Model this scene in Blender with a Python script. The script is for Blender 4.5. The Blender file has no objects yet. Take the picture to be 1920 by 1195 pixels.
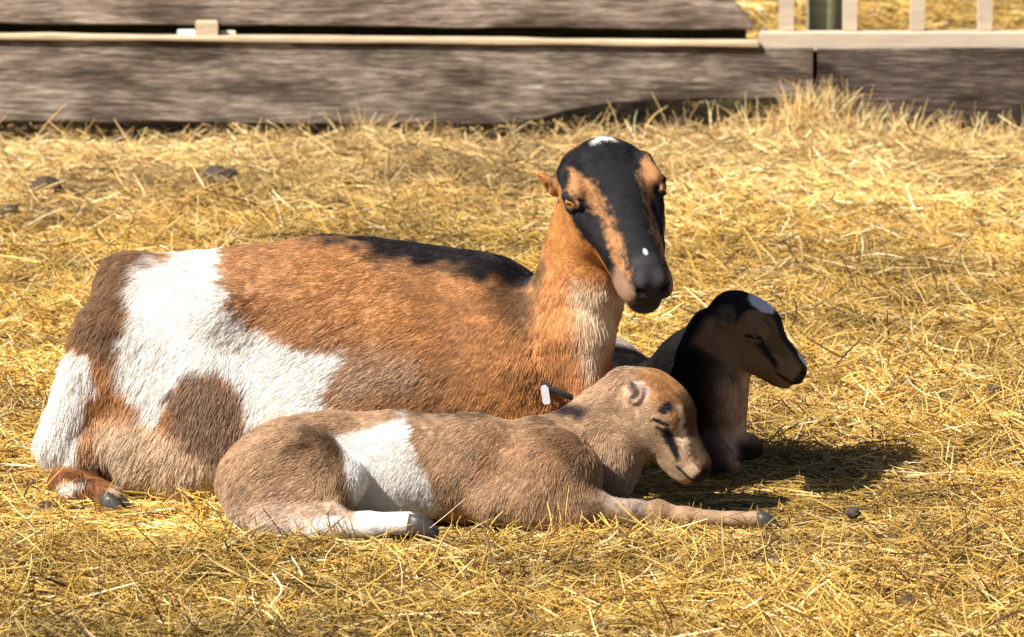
import bpy, math, random
import numpy as np
from mathutils import Vector

# ------------------------------------------------------------------ camera, sky, sun
sc = bpy.context.scene
CAM_H, CAM_D, PITCH, FPX = 1.5, 8.0, math.radians(8.6), 10000.0
cam_d = bpy.data.cameras.new("camera")
cam = bpy.data.objects.new("camera", cam_d)
sc.collection.objects.link(cam)
cam.location = (0, -CAM_D, CAM_H)
cam.rotation_euler = (math.radians(90) - PITCH, 0, 0)
cam_d.lens = 36 * FPX / 1920
cam_d.sensor_width = 36
cam_d.clip_start, cam_d.clip_end = 0.1, 2000
cam_d.dof.use_dof = True
cam_d.dof.focus_distance = 8.12
cam_d.dof.aperture_fstop = 13
sc.camera = cam

SUN = np.array([-0.600, -0.400, 0.690]); SUN /= np.linalg.norm(SUN)
w = bpy.data.worlds.new("World"); sc.world = w; w.use_nodes = True
nt = w.node_tree; bg = nt.nodes["Background"]
sky = nt.nodes.new("ShaderNodeTexSky"); sky.sky_type = 'NISHITA'; sky.sun_disc = False
sky.sun_elevation = math.asin(SUN[2]); sky.sun_rotation = math.atan2(SUN[0], SUN[1])
nt.links.new(sky.outputs[0], bg.inputs[0]); bg.inputs[1].default_value = 0.045
sd = bpy.data.lights.new("sun", 'SUN'); sd.energy = 5.0; sd.angle = math.radians(0.5); sd.color = (1.0, 0.94, 0.85)
so = bpy.data.objects.new("sun", sd); sc.collection.objects.link(so)
so.rotation_euler = Vector(SUN).to_track_quat('Z', 'Y').to_euler(); so.location = (-5, -4, 6)
sc.view_settings.view_transform = 'Standard'; sc.view_settings.look = 'None'
sc.view_settings.exposure = 0.85; sc.view_settings.gamma = 1.0
sc.render.engine = 'CYCLES'
sc.cycles.max_bounces = 6; sc.cycles.diffuse_bounces = 4; sc.cycles.transparent_max_bounces = 8
rng = np.random.default_rng(7)

# ------------------------------------------------------------------ design helpers
CP, SP = math.cos(PITCH), math.sin(PITCH)
def W(px, py, Y):
    """world point seen at photo coordinates (px,py) standing at depth Y"""
    u = (px - 960) / FPX; v = -(py - 597.5) / FPX
    d = np.array([u, CP + v * SP, -SP + v * CP])
    t = (Y + CAM_D) / d[1]
    return np.array([0, -CAM_D, CAM_H]) + d * t
def R_(r, Y=0): return r * (CAM_D + Y) / FPX
def nrm(v):
    v = np.asarray(v, float); return v / max(np.linalg.norm(v), 1e-9)

def hash3(i, j, k, s=0):
    h = (i.astype(np.int64) * 374761393 + j.astype(np.int64) * 668265263 + k.astype(np.int64) * 2147483647 + s * 974634777) & 0xffffffff
    h = ((h ^ (h >> 13)) * 1274126177) & 0xffffffff
    h = (h ^ (h >> 16)) & 0xffffffff
    return h.astype(np.float64) / 4294967295.0
def noise(P, sc_=1.0, s=0):
    P = np.asarray(P, float) * sc_
    I = np.floor(P).astype(np.int64); f = P - I; f = f * f * (3 - 2 * f)
    out = 0
    for a in (0, 1):
        for b in (0, 1):
            for c in (0, 1):
                wgt = (f[:, 0] if a else 1 - f[:, 0]) * (f[:, 1] if b else 1 - f[:, 1]) * (f[:, 2] if c else 1 - f[:, 2])
                out = out + wgt * hash3(I[:, 0] + a, I[:, 1] + b, I[:, 2] + c, s)
    return out * 2 - 1
def vnoise(P, sc_, s=0):
    return np.stack([noise(P, sc_, s + 11), noise(P, sc_, s + 23), noise(P, sc_, s + 37)], 1)
def sstep(a, b, x):
    t = np.clip((x - a) / (b - a), 0, 1); return t * t * (3 - 2 * t)
def mix(A, B, t): return A * (1 - t[:, None]) + np.asarray(B)[None, :] * t[:, None]

# ------------------------------------------------------------------ implicit bodies
class Frame:
    def __init__(s, o, F, U, L):
        s.o = np.asarray(o, float); s.F = nrm(F)
        Lt = np.cross(nrm(U), s.F); s.L = nrm(Lt); s.U = np.cross(s.F, s.L)
        s.M = np.stack([s.F, s.L, s.U], 1); s.s = L
    def p(s, x, y, z): return s.o + s.M @ (np.array([x, y, z]) * s.s)
    def loc(s, P): return ((P - s.o) @ s.M) / s.s

class Body:
    def __init__(s): s.pr = []
    def cone(s, a, ra, b, rb, k=.03, op='+', flat=None):
        s.pr.append(('c', np.asarray(a, float), ra, np.asarray(b, float), rb, k, op, flat))
    def ell(s, c, r, k=.03, op='+', M=None):
        s.pr.append(('e', np.asarray(c, float), np.asarray(r, float), M if M is not None else np.eye(3), None, k, op, None))
    def chain(s, nodes, k=.03, flat=None):
        pts = [(W(x, y, Y), R_(r, Y)) for x, y, Y, r in nodes]
        for (a, ra), (b, rb) in zip(pts[:-1], pts[1:]): s.cone(a, ra, b, rb, k, '+', flat)
    def mesh(s, name, fine, coarse=.0048, fstep=.0022, mat=None, parent=None):
        lo = np.array([1e9] * 3); hi = -lo
        for q in s.pr:
            if q[6] != '+': continue
            if q[0] == 'c':
                for c, r in ((q[1], q[2]), (q[3], q[4])): lo = np.minimum(lo, c - r); hi = np.maximum(hi, c + r)
            else:
                r = q[2].max(); lo = np.minimum(lo, q[1] - r); hi = np.maximum(hi, q[1] + r)
        lo -= .03; hi += .03
        ax = []
        for i in range(3):
            v = [lo[i]]
            while v[-1] < hi[i]:
                v.append(v[-1] + (fstep if fine[0][i] <= v[-1] <= fine[1][i] else coarse))
            ax.append(np.array(v))
        n = [len(a) for a in ax]
        f = np.full(n, .5, np.float32)
        for q in s.pr:
            k = q[5]; m = k * 1.3 + .012
            if q[0] == 'c':
                bl = np.minimum(q[1] - q[2], q[3] - q[4]) - m; bh = np.maximum(q[1] + q[2], q[3] + q[4]) + m
            else:
                e = np.abs(q[3]) @ q[2]; bl = q[1] - e - m; bh = q[1] + e + m
            sl = []
            for i in range(3):
                a = max(np.searchsorted(ax[i], bl[i]) - 1, 0); b = min(np.searchsorted(ax[i], bh[i]) + 1, n[i]); sl.append(slice(a, b))
            if any(x.stop <= x.start for x in sl): continue
            X, Y, Z = np.meshgrid(ax[0][sl[0]], ax[1][sl[1]], ax[2][sl[2]], indexing='ij')
            if q[0] == 'c':
                a, ra, b, rb = q[1:5]
                fl = q[7]
                d = b - a; L2 = max(float(d @ d), 1e-9)
                x, y, z = X - a[0], Y - a[1], Z - a[2]
                t = np.clip((x * d[0] + y * d[1] + z * d[2]) / L2, 0, 1)
                y_ = (y - t * d[1])
                if fl: y_ = y_ / fl
                dist = np.sqrt((x - t * d[0]) ** 2 + y_ ** 2 + (z - t * d[2]) ** 2) - (ra + (rb - ra) * t)
                if fl and fl < 1: dist = dist * (fl + 1) / 2
            else:
                c, r, M = q[1:4]
                x, y, z = X - c[0], Y - c[1], Z - c[2]
                u = [(x * M[0, i] + y * M[1, i] + z * M[2, i]) for i in range(3)]
                k0 = np.sqrt(sum((u[i] / r[i]) ** 2 for i in range(3)))
                k1 = np.sqrt(sum((u[i] / r[i] ** 2) ** 2 for i in range(3)))
                dist = k0 * (k0 - 1) / np.maximum(k1, 1e-6)
                dist = np.where(k0 < .05, -r.min(), dist)
            g = f[sl[0], sl[1], sl[2]]
            if q[6] == '+':
                h = np.maximum(k - np.abs(g - dist), 0) / k
                f[sl[0], sl[1], sl[2]] = np.minimum(g, dist) - h * h * k * .25
            else:
                h = np.maximum(k - np.abs(g + dist), 0) / k
                f[sl[0], sl[1], sl[2]] = np.maximum(g, -dist) + h * h * k * .25
        V, Q = surface_nets(f, ax)
        me = bpy.data.meshes.new(name)
        me.vertices.add(len(V)); me.vertices.foreach_set('co', V.astype(np.float32).ravel())
        me.loops.add(len(Q) * 4); me.loops.foreach_set('vertex_index', Q.astype(np.int32).ravel())
        me.polygons.add(len(Q)); me.polygons.foreach_set('loop_start', np.arange(0, len(Q) * 4, 4, dtype=np.int32))
        me.polygons.foreach_set('use_smooth', np.ones(len(Q), bool))
        me.update(calc_edges=True)
        o = bpy.data.objects.new(name, me); sc.collection.objects.link(o)
        if mat: me.materials.append(mat)
        if parent: o.parent = parent
        return o, V, Q

def surface_nets(f, ax):
    ins = f < 0
    nx, ny, nz = f.shape
    c = np.zeros((nx - 1, ny - 1, nz - 1), np.int8)
    for a in (0, 1):
        for b in (0, 1):
            for d in (0, 1):
                c += ins[a:nx - 1 + a, b:ny - 1 + b, d:nz - 1 + d]
    act = (c > 0) & (c < 8)
    idx = np.full(act.shape, -1, np.int64); I = np.argwhere(act); idx[act] = np.arange(len(I))
    S = np.zeros((len(I), 3)); N = np.zeros(len(I))
    corners = [(a, b, d) for a in (0, 1) for b in (0, 1) for d in (0, 1)]
    for p in corners:
        for q in corners:
            if sum(abs(p[i] - q[i]) for i in range(3)) == 1 and p < q:
                ip = I + p; iq = I + q
                fp = f[ip[:, 0], ip[:, 1], ip[:, 2]].astype(float); fq = f[iq[:, 0], iq[:, 1], iq[:, 2]].astype(float)
                m = (fp < 0) != (fq < 0)
                t = np.where(m, fp / np.where(fp == fq, 1, fp - fq), 0)
                P = np.stack([ax[i][ip[:, i]] * (1 - t) + ax[i][iq[:, i]] * t for i in range(3)], 1)
                S[m] += P[m]; N[m] += 1
    V = S / N[:, None]
    quads = []
    for axis in range(3):
        o1, o2 = [(1, 2), (2, 0), (0, 1)][axis]
        sl0 = [slice(None)] * 3; sl1 = [slice(None)] * 3
        sl0[axis] = slice(0, -1); sl1[axis] = slice(1, None)
        A = ins[tuple(sl0)]; B = ins[tuple(sl1)]
        E = np.argwhere(A != B)
        ok = (E[:, o1] > 0) & (E[:, o2] > 0) & (E[:, o1] < f.shape[o1] - 1) & (E[:, o2] < f.shape[o2] - 1)
        E = E[ok]; inside = A[E[:, 0], E[:, 1], E[:, 2]]
        def g(d1, d2):
            J = E.copy(); J[:, o1] -= d1; J[:, o2] -= d2
            return idx[J[:, 0], J[:, 1], J[:, 2]]
        q = np.stack([g(1, 1), g(0, 1), g(0, 0), g(1, 0)], 1)
        q[~inside] = q[~inside][:, ::-1]
        quads.append(q)
    Q = np.concatenate(quads)
    # light relaxation
    for _ in range(2):
        acc = np.zeros_like(V); cnt = np.zeros(len(V))
        for a, b in ((0, 1), (1, 2), (2, 3), (3, 0)):
            np.add.at(acc, Q[:, a], V[Q[:, b]]); np.add.at(cnt, Q[:, a], 1)
            np.add.at(acc, Q[:, b], V[Q[:, a]]); np.add.at(cnt, Q[:, b], 1)
        V = V * .45 + .55 * acc / np.maximum(cnt, 1)[:, None]
    return V, Q

def vnormals(V, Q):
    n = np.cross(V[Q[:, 2]] - V[Q[:, 0]], V[Q[:, 3]] - V[Q[:, 1]])
    N = np.zeros_like(V)
    for i in range(4): np.add.at(N, Q[:, i], n)
    return N / np.maximum(np.linalg.norm(N, axis=1), 1e-12)[:, None], np.linalg.norm(n, axis=1) / 2

# ------------------------------------------------------------------ materials
def new_mat(name):
    m = bpy.data.materials.new(name); m.use_nodes = True
    t = m.node_tree; return m, t, t.nodes["Principled BSDF"]
def attr_mat(name, rough=.6, spec=.3, translucent=0.0, trcol=(1, 1, 1)):
    m, t, b = new_mat(name)
    a = t.nodes.new("ShaderNodeAttribute"); a.attribute_name = 'col'
    t.links.new(a.outputs['Color'], b.inputs['Base Color'])
    b.inputs['Roughness'].default_value = rough
    b.inputs['Specular IOR Level'].default_value = spec
    if translucent:
        tr = t.nodes.new("ShaderNodeBsdfTranslucent"); t.links.new(a.outputs['Color'], tr.inputs['Color'])
        mx = t.nodes.new("ShaderNodeMixShader"); mx.inputs[0].default_value = translucent
        out = [n for n in t.nodes if n.type == 'OUTPUT_MATERIAL'][0]
        t.links.new(b.outputs[0], mx.inputs[1]); t.links.new(tr.outputs[0], mx.inputs[2]); t.links.new(mx.outputs[0], out.inputs[0])
    return m
def plain(name, col, rough=.5, spec=.5):
    m, t, b = new_mat(name); b.inputs['Base Color'].default_value = (*col, 1); b.inputs['Roughness'].default_value = rough
    b.inputs['Specular IOR Level'].default_value = spec; return m
M_skin = attr_mat('skin_under_coat', .75, .15)
M_fur = attr_mat('fur', .55, .2, .25)
M_straw = attr_mat('straw_stalks', .45, .4, .06)

def set_col(me, C, domain='POINT'):
    a = me.attributes.new('col', 'FLOAT_COLOR', domain)
    a.data.foreach_set('color', np.concatenate([C, np.ones((len(C), 1))], 1).astype(np.float32).ravel())

def hair_object(name, P, rad, C, mat, parent=None):
    """P (N,n,3) points, rad (N,n), C (N,3)"""
    N, n = P.shape[:2]
    h = bpy.data.hair_curves.new(name)
    h.add_curves([n] * N)
    h.attributes['position'].data.foreach_set('vector', P.astype(np.float32).ravel())
    ra = h.attributes.get('radius') or h.attributes.new('radius', 'FLOAT', 'POINT')
    ra.data.foreach_set('value', rad.astype(np.float32).ravel())
    a = h.attributes.new('col', 'FLOAT_COLOR', 'CURVE')
    a.data.foreach_set('color', np.concatenate([C, np.ones((N, 1))], 1).astype(np.float32).ravel())
    h.materials.append(mat)
    o = bpy.data.objects.new(name, h); sc.collection.objects.link(o)
    if parent: o.parent = parent
    return o

def empty(name, loc):
    o = bpy.data.objects.new(name, None); sc.collection.objects.link(o); o.location = loc; o.empty_display_size = .05
    return o
def child(o, parent):
    o.parent = parent; o.matrix_parent_inverse = __import__('mathutils').Matrix.Translation(-Vector(parent.location)); return o
def tag(o, label, cat, group=None, kind=None):
    if label: o['label'] = label
    if cat: o['category'] = cat
    if group: o['group'] = group
    if kind: o['kind'] = kind

def simple_mesh(name, V, Fc, mat, smooth=True):
    me = bpy.data.meshes.new(name); me.from_pydata([tuple(v) for v in V], [], [tuple(int(i) for i in q) for q in Fc]); me.update()
    if smooth: me.polygons.foreach_set('use_smooth', np.ones(len(me.polygons), bool))
    me.materials.append(mat)
    o = bpy.data.objects.new(name, me); sc.collection.objects.link(o); return o

# polygon areas painted on the coat in the X-Z plane of the standing place
class Area:
    def __init__(s, pts, Y=.05):
        p = [W(x, y, Y) for x, y in pts]; s.p = np.array([[a[0], a[2]] for a in p])
    def sd(s, P):
        X = P[:, 0]; Z = P[:, 2]; n = len(s.p); d = np.full(len(P), 1e9); ins = np.zeros(len(P), bool)
        for i in range(n):
            a = s.p[i]; b = s.p[(i + 1) % n]; e = b - a
            wx, wz = X - a[0], Z - a[1]; t = np.clip((wx * e[0] + wz * e[1]) / (e @ e), 0, 1)
            d = np.minimum(d, (wx - t * e[0]) ** 2 + (wz - t * e[1]) ** 2)
            c = ((a[1] > Z) != (b[1] > Z)) & (X < (b[0] - a[0]) * (Z - a[1]) / (b[1] - a[1] + 1e-12) + a[0])
            ins ^= c
        d = np.sqrt(d); return np.where(ins, -d, d)
    def m(s, P, soft=.008, jit=.006, fr=60):
        return 1 - sstep(-soft, soft, s.sd(P) + jit * noise(P, fr, 5))

def fur(name, V, Q, parent, colf, flowf, count, seed=0, rad=.00035, keep=None, wav=.22):
    r = np.random.default_rng(seed)
    N, A = vnormals(V, Q)
    cen = V[Q].mean(1)
    wgt = A * (keep(cen) if keep is not None else 1)
    wgt = wgt * np.where(N[Q[:, 0]][:, 1] > .55, .45, 1)        # the side away is a little thinner
    fi = r.choice(len(Q), count, p=wgt / wgt.sum())
    u = r.random((count, 1)); v = r.random((count, 1))
    q = Q[fi]
    bil = lambda T: (T[q[:, 0]] * (1 - u) * (1 - v) + T[q[:, 1]] * u * (1 - v) + T[q[:, 2]] * u * v + T[q[:, 3]] * (1 - u) * v)
    P = bil(V); n = bil(N); n /= np.linalg.norm(n, axis=1)[:, None] + 1e-9
    D, L, lift = flowf(P, n)
    ok = (L > .0008); P, n, D, L, lift = P[ok], n[ok], D[ok], L[ok], lift[ok]
    D = D + wav * vnoise(P, 75, 3) + .16 * vnoise(P, 170, 9) + .10 * r.normal(size=P.shape)
    D = D - n * (D * n).sum(1)[:, None]; D /= np.linalg.norm(D, axis=1)[:, None] + 1e-9
    lift = lift * (1 + .5 * noise(P, 110, 4)) + .05 * r.normal(size=len(P))
    L = .74 * L * (.55 + .75 * r.random(len(P))) * (1 + .22 * noise(P, 60, 8))
    T = np.linspace(0, 1, 5)
    pts = np.empty((len(P), 5, 3))
    for i, t in enumerate(T):
        up = lift * (t - .42 * t * t) * 1.2
        pts[:, i] = P - n * np.minimum(.001, .05 * L)[:, None] + D * (L * t)[:, None] + n * (L * up)[:, None]
        pts[:, i, 2] -= L * .10 * t * t
    pts[:, :, 2] = np.maximum(pts[:, :, 2], .004)
    rr = np.array([1, .95, .8, .55, .15])[None, :] * (rad * (.6 + .7 * r.random(len(P))))[:, None] * np.clip(L / .012, .6, 1.25)[:, None]
    C = colf(P)
    wh = sstep(.45, .75, C.min(1)); vv = .17 * noise(P, 140, 31) + .15 * noise(P, 35, 33) + .16 * r.normal(size=len(P))
    C = C * (1 + vv * (1 - .75 * wh))[:, None].clip(.35, 1.7)
    o = hair_object(name, pts, rr, C.clip(0.003, .92), M_fur)
    child(o, parent)
    return o

def flow_field(ctrl, Y=.05):
    """ctrl: list of (px,py, dx,dy(image), len_px, lift)"""
    cp = np.array([[W(c[0], c[1], Y)[0], W(c[0], c[1], Y)[2]] for c in ctrl])
    cd = np.array([nrm([c[2], -c[3]]) for c in ctrl]); cl = np.array([c[4] / 1250 for c in ctrl]); cf = np.array([c[5] for c in ctrl])
    def f(P, n):
        d2 = (P[:, [0]] - cp[None, :, 0]) ** 2 + (P[:, [2]] - cp[None, :, 1]) ** 2
        wt = 1 / (d2 + 1e-4) ** 1.6; wt /= wt.sum(1)[:, None]
        dd = wt @ cd; D = np.stack([dd[:, 0], -.02 * np.ones(len(P)), dd[:, 1]], 1)
        return D, wt @ cl, wt @ cf
    return f

# ------------------------------------------------------------------ goat head (frame: x to the nose, y to its left, z dorsal)
def goat_head(B, H, kid=False, k=.018):
    s = H.s; M = H.M
    e = lambda c, r, kk=k, op='+': B.ell(H.p(*c), np.array(r) * s, kk, op, M)
    c_ = lambda a, ra, b, rb, kk=k, op='+': B.cone(H.p(*a), ra * s, H.p(*b), rb * s, kk, op)
    if not kid:
        e((.12, 0, -.01), (.23, .27, .20)); e((.28, 0, .045), (.15, .305, .13))
        e((.10, 0, .13), (.12, .13, .07))
        c_((.34, 0, .0), .18, (.86, 0, -.03), .122)
        c_((.45, 0, .06), .12, (.84, 0, .03), .085)
        c_((.12, 0, -.2), .16, (.80, 0, -.16), .09)
        for y in (1, -1):
            e((.32, .175 * y, -.14), (.22, .115, .17)); e((.58, .105 * y, -.09), (.24, .06, .10))
            c_((.40, .20 * y, .0), .045, (.66, .13 * y, -.02), .035, .02)
            c_((.86, .06 * y, .0), .05, (.955, .045 * y, -.01), .052, .012)
            e((.86, .10 * y, -.10), (.12, .060, .07), .015)
        e((.93, 0, -.055), (.085, .125, .10), .012)
        e((.875, 0, -.205), (.11, .105, .065), .008)
        for y in (1, -1):
            c_((1.02, .024 * y, -.055), .014, (1.0, .066 * y, -.012), .024, .004, '-')
            c_((1.0, .066 * y, -.012), .024, (.955, .108 * y, .028), .013, .004, '-')
            c_((.90, .045 * y, .045), .03, (.97, .055 * y, .035), .026, .01)
            c_((1.02, .0, -.155), .014, (.96, .095 * y, -.165), .015, .004, '-')
            c_((.96, .095 * y, -.165), .015, (.84, .165 * y, -.150), .013, .004, '-')
            c_((.84, .165 * y, -.150), .013, (.72, .180 * y, -.10), .009, .004, '-')
            # brow, eye opening, lids
            c_((.16, .21 * y, .125), .045, (.31, .235 * y, .128), .034, .014)
            def ev(dx, yy, dz, r=math.radians(32)):
                return (.322 + dx * math.cos(r) - dz * math.sin(r), yy * y, .060 + dx * math.sin(r) + dz * math.cos(r))
            Rt = M @ np.array([[math.cos(.56), 0, -math.sin(.56)], [0, 1, 0], [math.sin(.56), 0, math.cos(.56)]])
            B.ell(H.p(.322, .292 * y, .060), np.array([.068, .060, .042]) * s, .005, '-', Rt)
            up = [(-.066, .262, .0), (-.03, .285, .036), (.02, .283, .040), (.070, .250, .012)]
            lo_ = [(-.066, .262, .0), (-.02, .283, -.036), (.03, .275, -.034), (.076, .245, -.004)]
            for L_, q in ((up, .0125), (lo_, .010)):
                for p_, q_ in zip(L_[:-1], L_[1:]): c_(ev(*p_), q, ev(*q_), q, .005)
        c_((1.025, 0, -.07), .008, (1.015, 0, -.15), .008, .004, '-')
    else:
        e((.20, 0, .06), (.30, .24, .245)); e((.34, 0, .05), (.19, .25, .17))
        e((.40, 0, .13), (.19, .165, .16), .03)
        c_((.42, 0, .01), .20, (.84, 0, -.05), .135)
        c_((.48, 0, .07), .12, (.86, 0, .0), .095)
        c_((.18, 0, -.16), .18, (.78, 0, -.165), .115)
        for y in (1, -1):
            e((.34, .12 * y, -.12), (.24, .105, .17)); e((.62, .085 * y, -.08), (.20, .065, .11))
            e((.88, .055 * y, -.08), (.09, .05, .05), .010)
        e((.92, 0, -.055), (.09, .12, .10), .012)
        e((.85, 0, -.195), (.10, .09, .06), .006)
        for y in (1, -1):
            c_((1.01, .025 * y, -.03), .012, (.985, .058 * y, -.005), .019, .005, '-')
            c_((.985, .058 * y, -.005), .019, (.955, .082 * y, .02), .011, .005, '-')
            c_((1.0, .0, -.155), .010, (.93, .105 * y, -.160), .012, .004, '-')
            c_((.93, .105 * y, -.160), .012, (.76, .165 * y, -.13), .013, .004, '-')
            c_((.28, .20 * y, .165), .045, (.45, .195 * y, .145), .035, .015)
            rk = .45
            def ev(dx, yy, dz):
                return (.42 + dx * math.cos(rk) - dz * math.sin(rk), yy * y, .055 + dx * math.sin(rk) + dz * math.cos(rk))
            Rt = M @ np.array([[math.cos(rk), 0, -math.sin(rk)], [0, 1, 0], [math.sin(rk), 0, math.cos(rk)]])
            B.ell(H.p(.42, .268 * y, .055), np.array([.088, .05, .026]) * s, .004, '-', Rt)
            up = [(-.09, .238, .0), (-.04, .254, .030), (.03, .250, .034), (.095, .215, .004)]
            lo_ = [(-.09, .238, .0), (-.03, .252, -.030), (.035, .246, -.030), (.095, .215, .0)]
            for L_, q in ((up, .016), (lo_, .013)):
                for p_, q_ in zip(L_[:-1], L_[1:]): c_(ev(*p_), q, ev(*q_), q, .005)

def stub_ear(B, H, x, y, z, r=.075, kk=.008, tilt=.0):
    """tiny elf ear: a short curled shell with a hollow"""
    s = H.s; sy = 1 if y > 0 else -1
    B.ell(H.p(x, y - sy * r * .2, z), np.array([r * .75, r * .7, r]) * s, kk, '+', H.M)
    B.cone(H.p(x - .01, y, z), r * .55 * s, H.p(x - r * 1.1, y + sy * r * .9, z + r * .55), r * .16 * s, .008)
    B.ell(H.p(x + r * .15, y + sy * r * .55, z + r * .1), np.array([r * .32, r * .32, r * .6]) * s, .004, '-', H.M)

def eyeball(name, H, c, r, parent, iris=(.30, .13, .02), axis=None):
    """a ball with iris and slit pupil drawn in rings about its outward axis"""
    m, t, b = new_mat('eye_' + name)
    vv, ff = [], []
    cen = H.p(*c); A = nrm(axis); T = H.F + H.U * .8; T = nrm(T - A * (T @ A)); S_ = np.cross(A, T)
    nr, ns = 20, 40
    for i in range(nr + 1):
        a = math.pi * i / nr
        for j in range(ns):
            q = 2 * math.pi * j / ns
            vv.append(cen + r * (A * math.cos(a) + (T * math.cos(q) + S_ * math.sin(q)) * math.sin(a)))
    for i in range(nr):
        for j in range(ns):
            ff.append((i * ns + j, (i + 1) * ns + j, (i + 1) * ns + (j + 1) % ns, i * ns + (j + 1) % ns))
    o = simple_mesh('eye', vv, ff, m)
    C = []
    for i in range(nr + 1):
        a = math.pi * i / nr
        for j in range(ns):
            q = 2 * math.pi * j / ns
            x, y = math.sin(a) * math.cos(q), math.sin(a) * math.sin(q)
            if a > .95: c3 = (.03, .02, .015)
            elif abs(x) < .40 and abs(y) < .13: c3 = (.012, .01, .01)
            elif a > .78: c3 = (.12, .05, .015)
            else:
                g = .8 + .4 * abs(math.sin(7 * q)); c3 = (iris[0] * g, iris[1] * g, iris[2] * g)
            C.append(c3)
    set_col(o.data, np.array(C))
    a_ = t.nodes.new("ShaderNodeAttribute"); a_.attribute_name = 'col'; t.links.new(a_.outputs['Color'], b.inputs['Base Color'])
    b.inputs['Roughness'].default_value = .06; b.inputs['Specular IOR Level'].default_value = .6
    child(o, parent); return o

M_hoof, ht_, hb_ = new_mat('hoof_horn')
n_ = ht_.nodes.new("ShaderNodeTexNoise"); n_.inputs['Scale'].default_value = 60
r_ = ht_.nodes.new("ShaderNodeValToRGB"); r_.color_ramp.elements[0].color = (.015, .013, .012, 1); r_.color_ramp.elements[1].color = (.09, .08, .075, 1)
ht_.links.new(n_.outputs[0], r_.inputs[0]); ht_.links.new(r_.outputs[0], hb_.inputs['Base Color']); hb_.inputs['Roughness'].default_value = .45

def hoof(p, d, up, L, wd, parent, gap=.35):
    """a cloven hoof: two tapering claws side by side, p = top centre, d = toe direction"""
    d = nrm(d); sd_ = nrm(np.cross(d, up)); u = np.cross(sd_, d)
    V, F_ = [], []
    for sgn in (-1, 1):
        rows = []
        for t, hw, hh, dz in ((0, .42, .5, 0), (.35, .46, .52, -.02), (.7, .40, .40, -.08), (.92, .24, .22, -.16), (1.0, .10, .10, -.2)):
            ring = []
            for j in range(10):
                q = 2 * math.pi * j / 10
                ring.append(p + d * L * t + sd_ * (sgn * wd * (.27 + .04 * t) + math.cos(q) * wd * hw * .55) + u * (math.sin(q) * wd * hh * .9 + dz * wd * 1.6))
            rows.append(ring)
        b0 = len(V)
        for rg in rows: V += rg
        for i in range(4):
            for j in range(10):
                F_.append((b0 + i * 10 + j, b0 + i * 10 + (j + 1) % 10, b0 + (i + 1) * 10 + (j + 1) % 10, b0 + (i + 1) * 10 + j))
        F_.append(tuple(b0 + 40 + j for j in range(10))); F_.append(tuple(b0 + 9 - j for j in range(10)))
    o = simple_mesh('hoof', V, F_, M_hoof); child(o, parent); return o


FURN = (430000, 250000, 110000)      # hairs on each coat
SN = (255000, 140000, 50000, 9500, 92000)   # stalks per straw layer
# ================================================================== GROUND
FY = 4.8
MOUNDS = [(W(1540, 240, FY - .13), .15, .060), (W(1300, 250, FY - .16), .42, .034), (W(680, 262, FY - .2), .25, .012), (W(1450, 880, .30), .16, .02), (W(1650, 280, FY - .5), .4, .03)]
def gh(x, y):
    P = np.stack([x, y, np.zeros_like(x)], 1)
    h = .010 * noise(P, 2.3, 1) + .009 * noise(P, 6, 2) + .008 * noise(P, 14, 3) + .004 * noise(P, 30, 4)
    for c, r, a in MOUNDS: h = h + a * np.exp(-((x - c[0]) ** 2 + ((y - c[1]) * 1.3) ** 2) / (r * r * .5))
    h = h - .045 * np.exp(-((y - FY) / .16) ** 2) * sstep(.75, .6, x)
    calm = np.exp(-(((x - .0) / .75) ** 4 + ((y - .08) / .42) ** 4))
    h = h * (1 - calm) - .008 * calm
    far = sstep(40, 12, np.hypot(x, y))
    return h * far
def axis_(a, b, st, far):
    v = list(np.arange(a, b, st)); d = st
    lo, hi = [v[0]], [v[-1]]
    while hi[-1] < far: d *= 1.35; hi.append(hi[-1] + d)
    d = st
    while lo[-1] > -far: d *= 1.35; lo.append(lo[-1] - d)
    return np.array(lo[:0:-1] + v + hi[1:])
gx, gy = axis_(-2.6, 2.6, .022, 600), axis_(-2.0, 9.5, .03, 600)
GX, GY = np.meshgrid(gx, gy, indexing='ij'); GZ = gh(GX.ravel(), GY.ravel())
gv = np.stack([GX.ravel(), GY.ravel(), GZ], 1); nX, nY = GX.shape
ii = (np.arange(nX - 1)[:, None] * nY + np.arange(nY - 1)[None, :]).ravel()
gq = np.stack([ii, ii + nY, ii + nY + 1, ii + 1], 1)
M_g, t, b = new_mat('trodden_straw_soil')
tc_ = t.nodes.new("ShaderNodeTexCoord")
n1 = t.nodes.new("ShaderNodeTexNoise"); n1.inputs['Scale'].default_value = 5; n1.inputs['Detail'].default_value = 8
n2 = t.nodes.new("ShaderNodeTexNoise"); n2.inputs['Scale'].default_value = 90; n2.inputs['Detail'].default_value = 5
t.links.new(tc_.outputs['Object'], n1.inputs[0]); t.links.new(tc_.outputs['Object'], n2.inputs[0])
r1 = t.nodes.new("ShaderNodeValToRGB"); r1.color_ramp.elements[0].position = .35; r1.color_ramp.elements[0].color = (.035, .02, .008, 1)
r1.color_ramp.elements[1].position = .65; r1.color_ramp.elements[1].color = (.20, .12, .04, 1)
mm = t.nodes.new("ShaderNodeMath"); mm.operation = 'ADD'; mul = t.nodes.new("ShaderNodeMath"); mul.operation = 'MULTIPLY'; mul.inputs[1].default_value = .5
t.links.new(n1.outputs[0], mm.inputs[0]); t.links.new(n2.outputs[0], mm.inputs[1]); t.links.new(mm.outputs[0], mul.inputs[0]); t.links.new(mul.outputs[0], r1.inputs[0])
t.links.new(r1.outputs[0], b.inputs['Base Color']); b.inputs['Roughness'].default_value = .95; b.inputs['Specular IOR Level'].default_value = .1
bp = t.nodes.new("ShaderNodeBump"); bp.inputs['Strength'].default_value = .7; bp.inputs['Distance'].default_value = .01
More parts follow.
